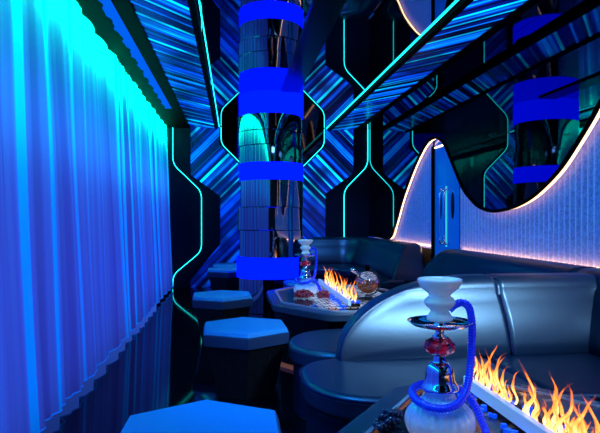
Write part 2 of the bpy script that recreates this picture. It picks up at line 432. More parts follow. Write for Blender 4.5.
# back wall: dark shaped panels and the mirror octagon
DXL, DXR = -0.74, 2.10
lp = [(XL, CEIL), (DXL, CEIL), (DXL, 1.93), (-0.235, 1.56), (-0.235, 0.74), (DXL, 0.12), (DXL, 0.0), (XL, 0.0)]
rp = [(2.37, CEIL), (DXR, CEIL), (DXR, 1.98), (1.60, 1.62), (1.60, 0.74), (DXR, 0.12), (DXR, 0.0), (2.37, 0.0)]
for nm_, P, lab in (('wall_panel', lp, 'dark shaped wall panel beside the curtain at the far end'), ('wall_panel', rp, 'dark shaped wall panel in the back corner by the mirror wall')):
    bm = bmesh.new(); prism(bm, [(p[0] , p[1] - 0.001 if p[1] > 2.7 else p[1]) for p in P], YB - 0.055, YB - 0.001, 'XZ')
    tag(link_mesh('wall_panel', bm, 'panel'), lab, 'wall panel')
oc = [(-0.25, CEIL - .002), (-0.25, 2.45), (0.20, 2.00), (0.20, 0.0), (1.15, 0.0), (1.15, 2.00), (1.60, 2.45), (1.60, CEIL - .002)]
mt = thing('shaped_mirror', 'funnel-shaped smoked mirror with chamfered shoulders on the striped back wall behind the column', 'mirror', (0, 0, 0))
bm = bmesh.new(); prism(bm, oc, YB - 0.05, YB - 0.002, 'XZ'); link_mesh('frame', bm, 'black', mt)
oi = [(-0.19, CEIL - .003), (-0.19, 2.48), (0.26, 2.03), (0.26, 0.05), (1.09, 0.05), (1.09, 2.03), (1.54, 2.48), (1.54, CEIL - .003)]
bm = bmesh.new(); prism(bm, oi, YB - 0.056, YB - 0.0505, 'XZ'); link_mesh('mirror_glass', bm, 'bmirror', mt)

def neon(pts, r, lab, mat='neon', n_group=None):
    bm = bmesh.new()
    tube(bm, pts, r, 6)
    return tag(link_mesh('neon_tube', bm, mat, smooth=True), lab, 'neon light', n_group)

def rounded_line(P, r=0.12, seg=5):
    P = [Vector(p) for p in P]; out = [P[0]]
    for i in range(1, len(P) - 1):
        a = (P[i - 1] - P[i]).normalized(); b = (P[i + 1] - P[i]).normalized()
        s = P[i] + a * r; e = P[i] + b * r
        for k in range(seg + 1):
            t = k / seg
            out.append(s * (1 - t) ** 2 + P[i] * 2 * t * (1 - t) + e * t * t)
    out.append(P[-1]); return out
yn = YB - 0.075
neon(rounded_line([(-1.03, yn, CEIL), (-1.03, yn, 2.10), (-0.55, yn, 1.64), (-0.55, yn, 0.62), (-1.03, yn, 0.22), (-1.03, yn, 0.015)]), 0.0065,
     'cyan neon line bending down the dark panel beside the curtain')
neon(rounded_line([(2.345, yn, CEIL), (2.345, yn, 2.11), (1.92, yn, 1.68), (1.92, yn, 0.62), (2.345, yn, 0.22), (2.345, yn, 0.015)]), 0.0065,
     'cyan neon line bending down the dark panel in the back corner')
yo = YB - 0.07
neon(rounded_line([(-0.22, yo, CEIL - 0.01), (-0.22, yo, 2.46), (0.23, yo, 2.01), (0.23, yo, 0.05)], 0.10), 0.0065,
     'cyan neon line edging the curtain side of the chamfered mirror behind the column')
neon(rounded_line([(1.57, yo, CEIL - 0.01), (1.57, yo, 2.46), (1.12, yo, 2.01), (1.12, yo, 0.05)], 0.10), 0.0065,
     'cyan neon line edging the sofa side of the chamfered mirror behind the column')
neon([(-0.25, YF + 0.1, CEIL - 0.008), (-0.25, YB - 0.08, CEIL - 0.008)], 0.0045, 'straight cyan neon line along the ceiling on the curtain side')
neon([(1.60, YF + 0.1, CEIL - 0.008), (1.60, YB - 0.08, CEIL - 0.008)], 0.0045, 'straight cyan neon line along the ceiling above the sofas')

# ------------------------------------------------------------------ curtain
bm = bmesh.new()
NY, NZ = 1300, 10
ys = [YF + 0.1 + (YB - 0.15 - YF - 0.1) * i / (NY - 1) for i in range(NY)]
def fold(y, z):
    w = y + 0.06 * math.sin(y * 1.9) + 0.05 * math.sin(y * 0.83 + 1)
    ph = (w / 0.40) % 1.0
    a = 0.055 * math.sin(math.pi * ph) ** 0.7
    a += 0.012 * math.sin(w / 0.40 * 2 * math.pi * 3 + math.sin(y * 3)) * (0.5 + 0.5 * math.sin(y * 2.3))
    amp = 0.65 + 0.35 * (1 - z / CEIL)
    return -1.155 + 0.10 * (1 - z / CEIL) + a * amp + 0.006 * math.sin(z * 2 + y * 5)
grid = []
for j in range(NZ):
    z = 0.055 + (CEIL - 0.087) * j / (NZ - 1)
    grid.append([bm.verts.new((fold(y, z), y, z)) for y in ys])
for j in range(NZ - 1):
    for i in range(NY - 1): bm.faces.new((grid[j][i], grid[j][i + 1], grid[j + 1][i + 1], grid[j + 1][i]))
ct = thing('curtain', 'long pleated sheer curtain glowing blue and turquoise along the whole side wall', 'curtain', (0, 0, 0))
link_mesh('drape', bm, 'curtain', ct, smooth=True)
bm = bmesh.new(); tube(bm, [(fold(y, 0.055), y, 0.053) for y in ys[::3]], 0.004, 4)
link_mesh('hem_glow', bm, 'strip', ct, smooth=True)  # bright edge along the hem, added as a glowing tube

# ------------------------------------------------------------------ right wall: ribbed panels, wave mirror, door
W = [(9.68, 0.882), (8.9, 0.882), (8.311, .885), (8.045, 1.10), (7.698, 1.46), (7.25, 1.81), (6.926, 2.01), (6.665, 2.115), (6.388, 2.135), (6.195, 2.077), (6.072, 1.992), (5.868, 1.78), (5.599, 1.504), (5.4, 1.381), (5.213, 1.297), (4.956, 1.249), (4.759, 1.25), (4.49, 1.28), (4.249, 1.339), (4.03, 1.43), (3.832, 1.542), (3.651, 1.686), (3.486, 1.831), (3.383, 1.93), (3.2, 2.06), (3.0, 2.13), (2.8, 2.09), (2.5, 1.78), (2.2, 1.42), (1.9, 1.26), (1.55, 1.35), (1.1, 1.8), (0.8, 2.05), (0.5, 2.1), (0.1, 1.7), (-0.4, 1.3), (-0.9, 1.4), (-1.5, 2.0)]
WC = [(p.x, p.y) for p in catmull([Vector((a, b, 0)) for a, b in W], 5)]
bm = bmesh.new()
xa, xb = XR - 0.075, XR - 0.05
F1 = []; T1 = []; F2 = []; T2 = []
for (y, z) in WC:
    F1.append(bm.verts.new((xa, y, z))); T1.append(bm.verts.new((xa, y, CEIL - 0.002)))
    F2.append(bm.verts.new((xb, y, z))); T2.append(bm.verts.new((xb, y, CEIL - 0.002)))
for i in range(len(WC) - 1):
    bm.faces.new((F1[i], F1[i + 1], T1[i + 1], T1[i])); bm.faces.new((F2[i], F2[i + 1], T2[i + 1], T2[i]))
    bm.faces.new((F1[i], F1[i + 1], F2[i + 1], F2[i])); bm.faces.new((T1[i], T1[i + 1], T2[i + 1], T2[i]))
bm.faces.new((F1[0], F2[0], T2[0], T1[0])); bm.faces.new((F1[-1], F2[-1], T2[-1], T1[-1]))
wm = thing('wave_mirror', 'long smoked wall mirror with a wave-shaped lower edge above the sofas', 'mirror', (0, 0, 0))
link_mesh('mirror_glass', bm, 'wmirror', wm)
bm = bmesh.new(); tube(bm, [(xa - 0.004, y, z - 0.004) for y, z in WC], 0.016, 6)
link_mesh('edge_trim', bm, 'black', wm, smooth=True)
bm = bmesh.new(); tube(bm, [(xb + 0.012, y, z + 0.0) for y, z in WC], 0.010, 6)
link_mesh('edge_light', bm, 'warm', wm, smooth=True)

DY0, DY1 = 5.86, 6.62     # the door opening in the right wall
def ribbed(y0, y1, name):
    bm = bmesh.new(); n = int((y1 - y0) / 0.07 * 6); P = []
    for i in range(n + 1):
        y = y0 + (y1 - y0) * i / n
        P.append((y, XR + 0.012 - 0.012 * abs(math.sin(math.pi * y / 0.07)) ** 0.7))
    a = [bm.verts.new((x, y, 0.80)) for y, x in P]; b = [bm.verts.new((x, y, CEIL - 0.003)) for y, x in P]
    for i in range(n): bm.faces.new((a[i], a[i + 1], b[i + 1], b[i]))
    return struct(name, bm, 'ribs', smooth=True)
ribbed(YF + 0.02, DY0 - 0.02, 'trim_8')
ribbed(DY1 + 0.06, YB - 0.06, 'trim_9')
# door: two leaves, dark jambs, tall handles
dr = tag(thing('door_1', 'blue glass double door with tall pull handles under the wave', 'door', (0, 0, 0)), kind='structure')
for a, b in ((DY0, (DY0 + DY1) / 2 - 0.004), ((DY0 + DY1) / 2 + 0.004, DY1)):
    bevel(link_mesh('door_leaf', bbox(XR + 0.004, XR + 0.026, a, b, 0.01, 2.3), 'doorglass', dr), 0.003, 1)
for a, b, xx in ((DY0 - 0.02, DY0, XR + 0.0), (DY1, DY1 + 0.035, XR - 0.03)):
    link_mesh('door_jamb', bbox(xx, XR + 0.026, a, b, 0.0, 2.06), 'black', dr)
yc = (DY0 + DY1) / 2
for s in (-1, 1):
    bm = bmesh.new()
    tube(bm, catmull([(XR - 0.0, yc + s * .07, 0.9), (XR - 0.05, yc + s * .07, 0.93), (XR - 0.05, yc + s * .07, 1.46), (XR - 0.0, yc + s * .07, 1.5)], 5), 0.011, 8)
    h = link_mesh('door_handle', bm, 'bluechrome', dr, smooth=True)
    bm = bmesh.new()
    lathe(bm, [(0.001, -0.003), (0.10, -0.003), (0.10, 0.003), (0.001, 0.003)], 24)
    for v in bm.verts: v.co = Vector((XR - 0.0 + v.co.z, yc + s * 0.19 + v.co.x * 0.45, 1.32 + v.co.y * 1.5))
    link_mesh('handle_plate', bm, 'blackgloss', h)
hl = link_mesh('door_head_light', bbox(XR - 0.012, XR + 0.003, DY1 - 0.30, DY1 - 0.02, 2.03, 2.045), 'warm', dr)
bm = bbox(XR - 0.004, XR + 0.003, yc - 0.018, yc + 0.018, 0.85, 1.55)
link_mesh('cyan_strip', bm, 'neondim', dr)
# warm light along the foot of the ribbed wall
for a, b, lab in ((0.2, 5.80, 'warm light strip along the foot of the ribbed wall behind the near sofas'), (6.75, 8.3, 'warm light strip along the foot of the ribbed wall by the far sofa')):
    bm = bmesh.new(); box(bm, XR - 0.035, XR + 0.03, a, b, 0.834, 0.842)
    tag(link_mesh('glow_strip', bm, 'warmsoft'), lab, 'light strip')

# ------------------------------------------------------------------ column
CX, CY, CR = 0.48, 7.25, 0.41
colm = thing('mirror_column', 'round dark chrome column wrapped with glowing solid blue bands', 'column', (CX, CY, 0))
segs = [(0.0, 0.43, .405, -.02), (0.69, 1.03, .41, .0), (1.03, 1.318, .418, -.012), (1.318, 1.66, .405, 0.008), (1.87, 2.09, .408, -.006), (2.09, 2.27, .405, -.02), (2.27, 2.478, .41, -.012), (0.43, 0.69, .39, 0), (1.66, 1.87, .39, 0), (2.478, CEIL - 0.003, .39, 0)]
for z0, z1, r, dx in segs:
    bm = bmesh.new(); lathe(bm, [(r - .006, z0), (r, z0 + .006), (r, z1 - .006), (r - .006, z1)], 96, (dx, 0, 0))
    o = link_mesh('chrome_drum', bm, 'chrome', colm, smooth=True)
    o.modifiers.new('edges', 'EDGE_SPLIT').split_angle = math.radians(40)
for z0, z1, dx in ((2.478, CEIL - 0.003, 0), (1.66, 1.87, 0), (0.43, 0.69, -.03)):
    bm = bmesh.new(); lathe(bm, [(.393, z0), (.416, z0), (.416, z1), (.393, z1)], 96, (dx, 0, 0), cap=False)
    A = bm.verts[:]  # close the inner side
    o = link_mesh('light_band', bm, 'ring', colm)
    o['label'] = 'solid glowing blue band'

# ------------------------------------------------------------------ sofas
def lean(z, base_d, top_d, z0=0.40):
    t = min(1.0, max(0.0, (z - z0) / (0.86 - z0)))
    return base_d - (base_d - top_d) * (0.25 * t + 0.75 * t ** 2.2)

def back_mesh(path, hfun, base_d=0.42, top_d=0.15, pinch=(), z0=0.40, slab=False):
    """upholstered back lofted along a 2-D path of (point, inward normal) with a height for each station"""
    bm = bmesh.new(); rings = []
    L = 0.0; prev = None
    for (p, nrm, s) in path:
        h = hfun(s)
        pin = 0.0
        for q in pinch:
            d = abs(s - q)
            if d < 0.02: pin = max(pin, 0.014 * (1 - d / 0.02) ** 0.7)
        full = 0.86 - z0
        k = max(0.0, (h - z0)) 
        sec = []
        # rear, top, front, front face leaning out towards the seat
        rt = min(0.05, k * 0.45); q_ = min(1, max(0, (k / (0.86 - z0) - 0.80) / 0.18)); rf = min(0.022 + 0.075 * q_ * q_ * (3 - 2 * q_), k * 0.5)
        fr = lambda z: lean(z, base_d, top_d, z0)
        ru = max(0.0, fr(z0 + k) - 0.15) if slab else 0.0
        rt = min(rt, 0.03) if slab else rt
        rlow = max(0.0, base_d - 0.16) if slab else 0.0
        sec.append((rlow, z0)); sec.append((ru, z0 + k - rt))
        for a in (30, 60): sec.append((ru + rt * (1 - math.cos(math.radians(a))), z0 + k - rt + rt * math.sin(math.radians(a))))
        zt = z0 + k - rf; cx = max(ru + rt + 0.001, fr(zt) - rf)
        sec.append((ru + rt, z0 + k)); sec.append((cx, z0 + k))
        for a in (72, 54, 36, 18): sec.append((cx + rf * math.cos(math.radians(a)), zt + rf * math.sin(math.radians(a))))
        for t in (1.0, 0.85, 0.65, 0.45, 0.25, 0.1):
            z = z0 + (k - rf) * t
            sec.append((max(cx + rf, fr(z)), z))
        sec.append((base_d - 0.02, z0))
        ring = []
        for (u, z) in sec:
            uu = u - (pin if u > 0.05 else 0); zz = z - (pin if z > z0 + k - 0.02 and pin else 0)
            ring.append(bm.verts.new((p[0] + nrm[0] * uu, p[1] + nrm[1] * uu, zz)))
        rings.append(ring)
    for i in range(len(rings) - 1):
        A, B = rings[i], rings[i + 1]; n = len(A)
        for k in range(n): bm.faces.new((A[k], A[(k + 1) % n], B[(k + 1) % n], B[k]))
    bm.faces.new(rings[0]); bm.faces.new(rings[-1][::-1])
    return bm

def straight_path(p0, p1, nrm, n, s0=0.0, dense=()):
    L = (Vector(p1) - Vector(p0)).length; out = []
    ts = sorted(set([i / n for i in range(n + 1)] + [min(1, max(0, d)) for d in dense]))
    for t in ts: out.append(((p0[0] + (p1[0] - p0[0]) * t, p0[1] + (p1[1] - p0[1]) * t), nrm, s0 + L * t))
    return out, s0 + L

def arc_path(c, r, a0, a1, n, s0):
    """outer arc of radius r round c, normals pointing to c"""
    out = []; L = abs(a1 - a0) * r
    for i in range(1, n + 1):
        a = a0 + (a1 - a0) * i / n
        out.append(((c[0] + r * math.cos(a), c[1] + r * math.sin(a)), (-math.cos(a), -math.sin(a)), s0 + L * i / n))
    return out, s0 + L

def seat(name, P, R, parent, mat, z1=0.42, bw=0.035):
    pts = round_poly(P, R)
    bm = bmesh.new(); prism(bm, pts, 0.30, z1, 'XY')
    o = bevel(link_mesh(name, bm, mat, parent), bw, 4, 50)
    return pts

def base(P, R, parent, mat):
    bm = bmesh.new(); prism(bm, round_poly(P, R), 0.0, 0.30, 'XY')
    bevel(link_mesh('upholstered_base', bm, mat, parent), 0.008, 1, 50)

def ellip_end(a, k=0.44, z0=0.40):
    """height profile with a quarter-round end at s = 0"""
    def f(s):
        t = min(1.0, max(0.0, s / a))
        return z0 + 0.02 + (k) * (1 - (1 - t) ** 2.1) ** (1 / 2.1)
    return f

# near banquette: divider back facing the camera + the run along the mirror wall
s1 = thing('banquette_sofa', 'large navy leather banquette behind the near table, its high rounded back facing us', 'sofa', (0, 0, 0))
path, L = straight_path((0.56, 3.33), (2.36, 3.33), (0, -1), 180)
H1 = ellip_end(0.90, 0.415)
bm = back_mesh(path, lambda s: H1(s), 0.42, 0.15, pinch=(0.96,), z0=0.40, slab=True)
link_mesh('backrest', bm, 'leather', s1, smooth=True)
bm = bmesh.new(); tube(bm, [(0.56 + s, 3.33 - lean(H1(s) - 0.02, 0.42, 0.15) + 0.012, H1(s) - 0.010) for s in [0.90 * (i / 40) ** 1.8 for i in range(41)] + [0.90 + 0.05 * i for i in range(19)]], 0.009, 6)
link_mesh('piping', bm, 'piping', s1, smooth=True)
bm = bmesh.new(); tube(bm, [(1.52, 3.33 - lean(z, 0.42, 0.15) + 0.006, z) for z in [0.42 + 0.035 * i for i in range(10)]] , 0.006, 5)
link_mesh('seam', bm, 'piping', s1, smooth=True)
path, L = straight_path((2.36, 3.31), (2.36, 0.4), (-1, 0), 30)
link_mesh('side_backrest', back_mesh(path, lambda s: 0.86, 0.40, 0.15), 'leather2', s1, smooth=True)
PA = [(1.36, 3.0), (0.325, 3.0), (0.325, 2.27), (1.36, 2.27)]
pa = seat('seat_cushion', PA, [0.0, .25, .34, .07], s1, 'leather')
base([(1.36, 2.98), (0.355, 2.98), (0.355, 2.30), (1.36, 2.30)], [0, .24, .32, .05], s1, 'leather2')
PB = [(1.375, 3.0), (1.375, 2.27), (1.75, 2.22), (1.80, 0.4), (2.1, 0.4), (2.1, 3.0)]
seat('seat_cushion', PB, [0.0, .06, 0.05, 0.0, 0, 0], s1, 'leather2')
base([(1.375, 2.98), (1.375, 2.30), (1.77, 2.25), (1.82, 0.42), (2.1, 0.42), (2.1, 2.98)], [0, 0, 0, 0, 0, 0], s1, 'leather2')
bm = bmesh.new(); tube(bm, [(x, y, 0.404) for x, y in [((p[0]), p[1]) for p in pa]], 0.007, 5, closed=True)
link_mesh('seat_piping', bm, 'piping', s1, smooth=True)

# second banquette, backing on the first, and along the wall up to the door
s2 = thing('banquette_sofa', 'dark navy banquette beside the far table, backing onto the near one', 'sofa', (0, 0, 0))
PC = [(0.335, 3.08), (1.80, 3.08), (1.80, 3.80), (0.335, 3.80)]
seat('seat_cushion', PC, [.30, 0, 0, .36], s2, 'leather')
base([(0.365, 3.08), (1.80, 3.08), (1.80, 3.77), (0.365, 3.77)], [.28, 0, 0, .33], s2, 'leather2')
path, L = straight_path((2.36, 5.86), (2.36, 3.36), (-1, 0), 50)
H2 = ellip_end(0.30)
link_mesh('backrest', back_mesh(path, H2, 0.42, 0.14), 'leather2', s2, smooth=True)
seat('seat_cushion', [(1.81, 3.345), (2.1, 3.345), (2.1, 5.84), (1.72, 5.84), (1.72, 3.82), (1.81, 3.82)], [0, 0, 0, .2, 0, 0], s2, 'leather2')
base([(1.81, 3.345), (2.1, 3.345), (2.1, 5.82), (1.75, 5.82), (1.75, 3.82), (1.81, 3.82)], [0, 0, 0, .2, 0, 0], s2, 'leather2')

# far banquette: curved round the back corner
s3 = thing('banquette_sofa', 'dark blue curved banquette wrapping the back corner under the wave', 'sofa', (0, 0, 0))
P1, L = straight_path((1.15, 9.64), (1.76, 9.64), (0, -1), 12)
P2, L = arc_path((1.76, 9.04), 0.60, math.pi / 2, 0.0, 16, L)
P3, L3 = straight_path((2.36, 9.0), (2.36, 6.72), (-1, 0), 40, L)
allp = P1 + P2 + P3
HE = ellip_end(0.20)
link_mesh('backrest', back_mesh(allp, lambda s: min(HE(s), HE(max(0, L3 - s))), 0.42, 0.17, pinch=(1.6,)), 'leather', s3, smooth=True)
seat('seat_cushion', [(1.10, 9.3), (1.10, 8.35), (1.55, 8.35), (1.72, 8.1), (1.72, 6.70), (2.1, 6.70), (2.1, 9.3)], [.1, .3, .05, .1, .2, 0, .2], s3, 'leather')
base([(1.13, 9.3), (1.13, 8.38), (1.57, 8.38), (1.75, 8.1), (1.75, 6.73), (2.1, 6.73), (2.1, 9.3)], [.1, .3, .05, .1, .2, 0, .2], s3, 'leather2')

# ------------------------------------------------------------------ stools
def hexpts(R, z, rot=0.0):
    return [(R * math.sin(rot + k * math.pi / 3), -R * math.cos(rot + k * math.pi / 3), z) for k in range(6)]
def hexloft(levels):
    bm = bmesh.new(); rings = [[bm.verts.new(p) for p in hexpts(R, z)] for R, z in levels]
    for A, B in zip(rings, rings[1:]):
        for k in range(6): bm.faces.new((A[k], A[(k + 1) % 6], B[(k + 1) % 6], B[k]))
    bm.faces.new(rings[0]); bm.faces.new(rings[-1][::-1]); return bm
def make_stool(label):
    t = thing('hexagonal_stool', label, 'stool', group='hexagonal stools along the aisle')
    bevel(link_mesh('tapered_base', hexloft([(0.215, 0.0), (0.298, 0.345)]), 'veneer', t), 0.004, 1)
    bevel(link_mesh('cushion_band', hexloft([(0.318, 0.345), (0.325, 0.385), (0.325, 0.418)]), 'cushionside', t), 0.003, 1)
    bevel(link_mesh('seat_cushion', hexloft([(0.322, 0.4185), (0.307, 0.45)]), 'cushion', t), 0.006, 2)
    return t
stools = [(-0.115, 1.96, -0.015, 'hexagonal stool with a bright blue top, nearest us, cut by the bottom edge'),
          (0.076, 3.838, 0.043, 'hexagonal stool with vivid blue top and textured dark base, second from us'),
          (-0.112, 5.434, 0.055, 'hexagonal stool with pale blue top, third from us along the aisle'),
          (-0.10, 8.20, 0.03, 'hexagonal stool half hidden behind the lowest blue band of the column'),
          (-0.06, 9.02, 0.03, 'darkest hexagonal stool, farthest back against the wall'),
          (0.86, 6.42, 0.03, 'hexagonal stool behind the far hookah table, mostly hidden')]
st0 = None
for x, y, r, lab in stools:
    if st0 is None: o = st0 = make_stool(lab)
    else:
        o = st0.copy(); COL.objects.link(o)
        for ch in st0.children:
            c = ch.copy(); COL.objects.link(c); c.parent = o
    o.location = (x, y, 0); o.rotation_euler = (0, 0, r); o['label'] = lab
    o['group'] = 'hexagonal stools along the aisle'

# ------------------------------------------------------------------ tables
def make_table(y0, y1, lab):
    xc = 0.90; yc = (y0 + y1) / 2
    t = thing('lounge_table', lab, 'table', (xc, yc, 0))
    hw, hl = 0.60, (y1 - y0) / 2
    def octo(i):
        a, b = hw - i, hl - i; cx, cy = 0.36 - i * .2, 0.50 - i * .2
        return [(-a, -b + cy), (-a + cx, -b), (a - cx, -b), (a, -b + cy), (a, b - cy), (a - cx, b), (-a + cx, b), (-a, b - cy)]
    R = [.12] * 8
    bm = bmesh.new(); prism(bm, round_poly(octo(0), R, 5), 0.44, 0.496, 'XY'); bevel(link_mesh('table_slab', bm, 'tabletop', t), 0.010, 2, 50)
    bm = bmesh.new(); prism(bm, round_poly(octo(0.07), R, 5), 0.03, 0.44, 'XY'); link_mesh('table_body', bm, 'blackgloss', t)
    bm = bmesh.new(); prism(bm, round_poly(octo(0.055), R, 5), 0.0, 0.03, 'XY'); link_mesh('plinth_trim', bm, 'copper', t)
    ri = round_poly(octo(0.085), R, 5); ro = round_poly(octo(0.074), R, 5)
    bm = bmesh.new(); n = len(ri)
    va = [bm.verts.new((x, y, 0.4965)) for x, y in ro]; vb = [bm.verts.new((x, y, 0.508)) for x, y in ro]
    vc = [bm.verts.new((x, y, 0.508)) for x, y in ri]; vd = [bm.verts.new((x, y, 0.4965)) for x, y in ri]
    for k in range(n):
        j = (k + 1) % n
        for A, B in ((va, vb), (vb, vc), (vc, vd)): bm.faces.new((A[k], A[j], B[j], B[k]))
    link_mesh('silver_rim', bm, 'rim', t)
    ca = round_poly(octo(0.088), R, 5); cb = round_poly(octo(0.098), R, 5)
    bm = bmesh.new(); va = [bm.verts.new((x, y, 0.503)) for x, y in ca]; vb = [bm.verts.new((x, y, 0.5015)) for x, y in cb]
    for k in range(n): bm.faces.new((va[k], va[(k + 1) % n], vb[(k + 1) % n], vb[k]))
    link_mesh('orange_line', bm, 'copper', t)  # thin orange ring just inside the silver rim
    bm = bmesh.new(); prism(bm, round_poly(octo(0.10), R, 5), 0.4962, 0.500, 'XY'); link_mesh('glass_inset', bm, 'tabletopglass', t)
    bm = bmesh.new(); prism(bm, [(-0.26, -hl + .24), (0.42, -hl + .24), (0.42, hl - .22), (-0.26, hl - .22)], 0.5002, 0.503, 'XY'); link_mesh('patterned_inlay', bm, 'tray' if y0 < 2 else 'traylit', t)
    return t
M['rim'] = principled('brushed_silver_rim', (0.45, 0.5, 0.6), rough=0.3, metal=0.5)
M['tabletopglass'] = principled('table_glass', (0.01, 0.03, 0.05), rough=0.06, spec=0.7)
make_table(0.30, 2.22, 'near lounge table with silver-rimmed dark glass top, in front of the big sofa')
make_table(3.90, 5.75, 'far lounge table with dark octagonal top, beside the stools')

# ------------------------------------------------------------------ fire troughs
def make_trough(x, y0, y1, lab):
    yc = (y0 + y1) / 2; h = (y1 - y0) / 2
    t = thing('fire_trough', lab, 'fireplace', (x, yc, 0.504))
    bevel(link_mesh('burner_tray', bbox(-0.037, 0.037, -h + .02, h - .02, 0.012, 0.034), 'blackgloss', t), 0.003, 1)
    for s in (-1,):
        bevel(link_mesh('glass_guard', bbox(s * 0.050 - 0.012, s * 0.050 + 0.012, -h, h, 0.022, 0.066), 'glassbar', t), 0.003, 2)
        for yy in (-h + .1, h - .1):
            link_mesh('foot', bbox(s * 0.050 - 0.010, s * 0.050 + 0.010, yy - .02, yy + .02, 0.0, 0.0225), 'steel', t)
    bm = bmesh.new()
    for i in range(int(90 * h)):
        px = random.choice((-1, 1)) * random.uniform(0.0, 0.075) ; py = random.uniform(-h + .03, h - .03); r = random.uniform(0.006, 0.011)
        m = Matrix.Translation((px * 0.6, py, 0.034 + r * .8)) @ Matrix.Rotation(random.random() * 6, 4, 'Z') @ Matrix.Rotation(random.random() * 6, 4, 'X')
        bmesh.ops.create_cube(bm, size=r * 1.6, matrix=m)
    for i in range(int(70 * h)):
        r = random.uniform(0.007, 0.012)
        m = Matrix.Translation((random.uniform(-0.10, -0.068), random.uniform(-h + .03, h - .03), r)) @ Matrix.Rotation(random.random() * 6, 4, 'Z')
        bmesh.ops.create_cube(bm, size=r * 1.6, matrix=m)
    tag(link_mesh('fire_glass', bm, 'ice', t), kind='stuff')
    return t
def make_flames(x, y0, y1, specs, lab):
    yc = (y0 + y1) / 2
    bm = bmesh.new(); lay = bm.verts.layers.float.new('rise')
    for (dy, h, w, ph, dx) in specs:
        n, seg = 16, 8; rings = []
        tw = random.uniform(0.2, 0.5)
        for i in range(n + 1):
            t = i / n
            rr = w * (0.50 + 1.0 * t) * (1 - t) ** 0.75 * (1 + 0.22 * math.sin(t * 11 + ph)) if t < 1 else 0.0004
            rr = max(rr, 0.0005)
            cx = dx + 0.10 * h * math.sin(t * 5 + ph) * t * 1.2
            cy = dy + 0.20 * h * math.sin(t * 5.5 + ph * 1.7) * t + 0.05 * h * math.sin(t * 13 + ph)
            ring = []
            for k in range(seg):
                a = 2 * math.pi * k / seg + tw * t
                v = bm.verts.new((cx + rr * 0.55 * math.cos(a), cy + rr * math.sin(a), t * h)); v[lay] = t
                ring.append(v)
            rings.append(ring)
        for A, B in zip(rings, rings[1:]):
            for k in range(seg): bm.faces.new((A[k], A[(k + 1) % seg], B[(k + 1) % seg], B[k]))
    o = link_mesh('flames', bm, 'flame', smooth=True, loc=(x, yc, 0.545))
    return tag(o, lab, 'fire', kind='stuff')

make_trough(0.935, 0.85, 2.06, 'long glass-sided fire trough on the near table, flames along it')
sp = []
def flm(y, h, w=0.016): sp.append((y - 1.455, h, w, random.uniform(0, 6.28), random.uniform(-0.022, 0.022)))
for y, h in ((2.05, .15), (2.03, .06), (2.0, .13), (1.99, .10), (1.945, .17), (1.93, .13), (1.91, .155), (1.88, .06), (1.83, .16), (1.81, .08), (1.79, .11), (1.69, .09), (1.66, .17), (1.64, .12), (1.60, .08), (1.56, .165), (1.53, .15), (1.50, .13), (1.46, .165), (1.40, .16), (1.36, .13), (1.30, .155), (1.28, .14), (1.24, .15), (1.55, .12), (1.47, .09), (1.44, .13), (1.42, .08), (1.385, .15), (1.37, .10), (1.34, .07), (1.31, .12), (1.27, .07), (1.22, .13), (1.20, .10), (1.17, .06), (1.10, .12), (1.05, .08), (1.0, .14), (.95, .1)):
    flm(y, h * 1.05, 0.007 + h * 0.045); flm(y + random.uniform(-.02, .02), h * random.uniform(.5, .85), 0.007 + h * 0.04)
for i in range(34):
    y = random.choice((random.uniform(1.78, 2.0), random.uniform(0.92, 1.46), random.uniform(1.2, 1.46)))
    flm(y, random.uniform(0.03, 0.08), 0.010)
make_flames(0.925, 0.85, 2.06, sp, 'orange flames licking from the fire trough on the near table')
make_trough(0.90, 4.08, 5.55, 'long glass-sided fire trough on the far table')
sp = []
for i in range(26):
    y = -0.66 + 1.32 * i / 25 + random.uniform(-.015, .015)
    sp.append((y, random.uniform(0.09, 0.185), random.uniform(0.012, 0.020), random.uniform(0, 6.28), random.uniform(-.02, .02)))
for i in range(20): sp.append((random.uniform(-.66, .66), random.uniform(0.04, 0.08), 0.02, random.uniform(0, 6.28), random.uniform(-.02, .02)))
make_flames(0.90, 4.08, 5.55, sp, 'row of orange flames rising from the fire trough on the far table')

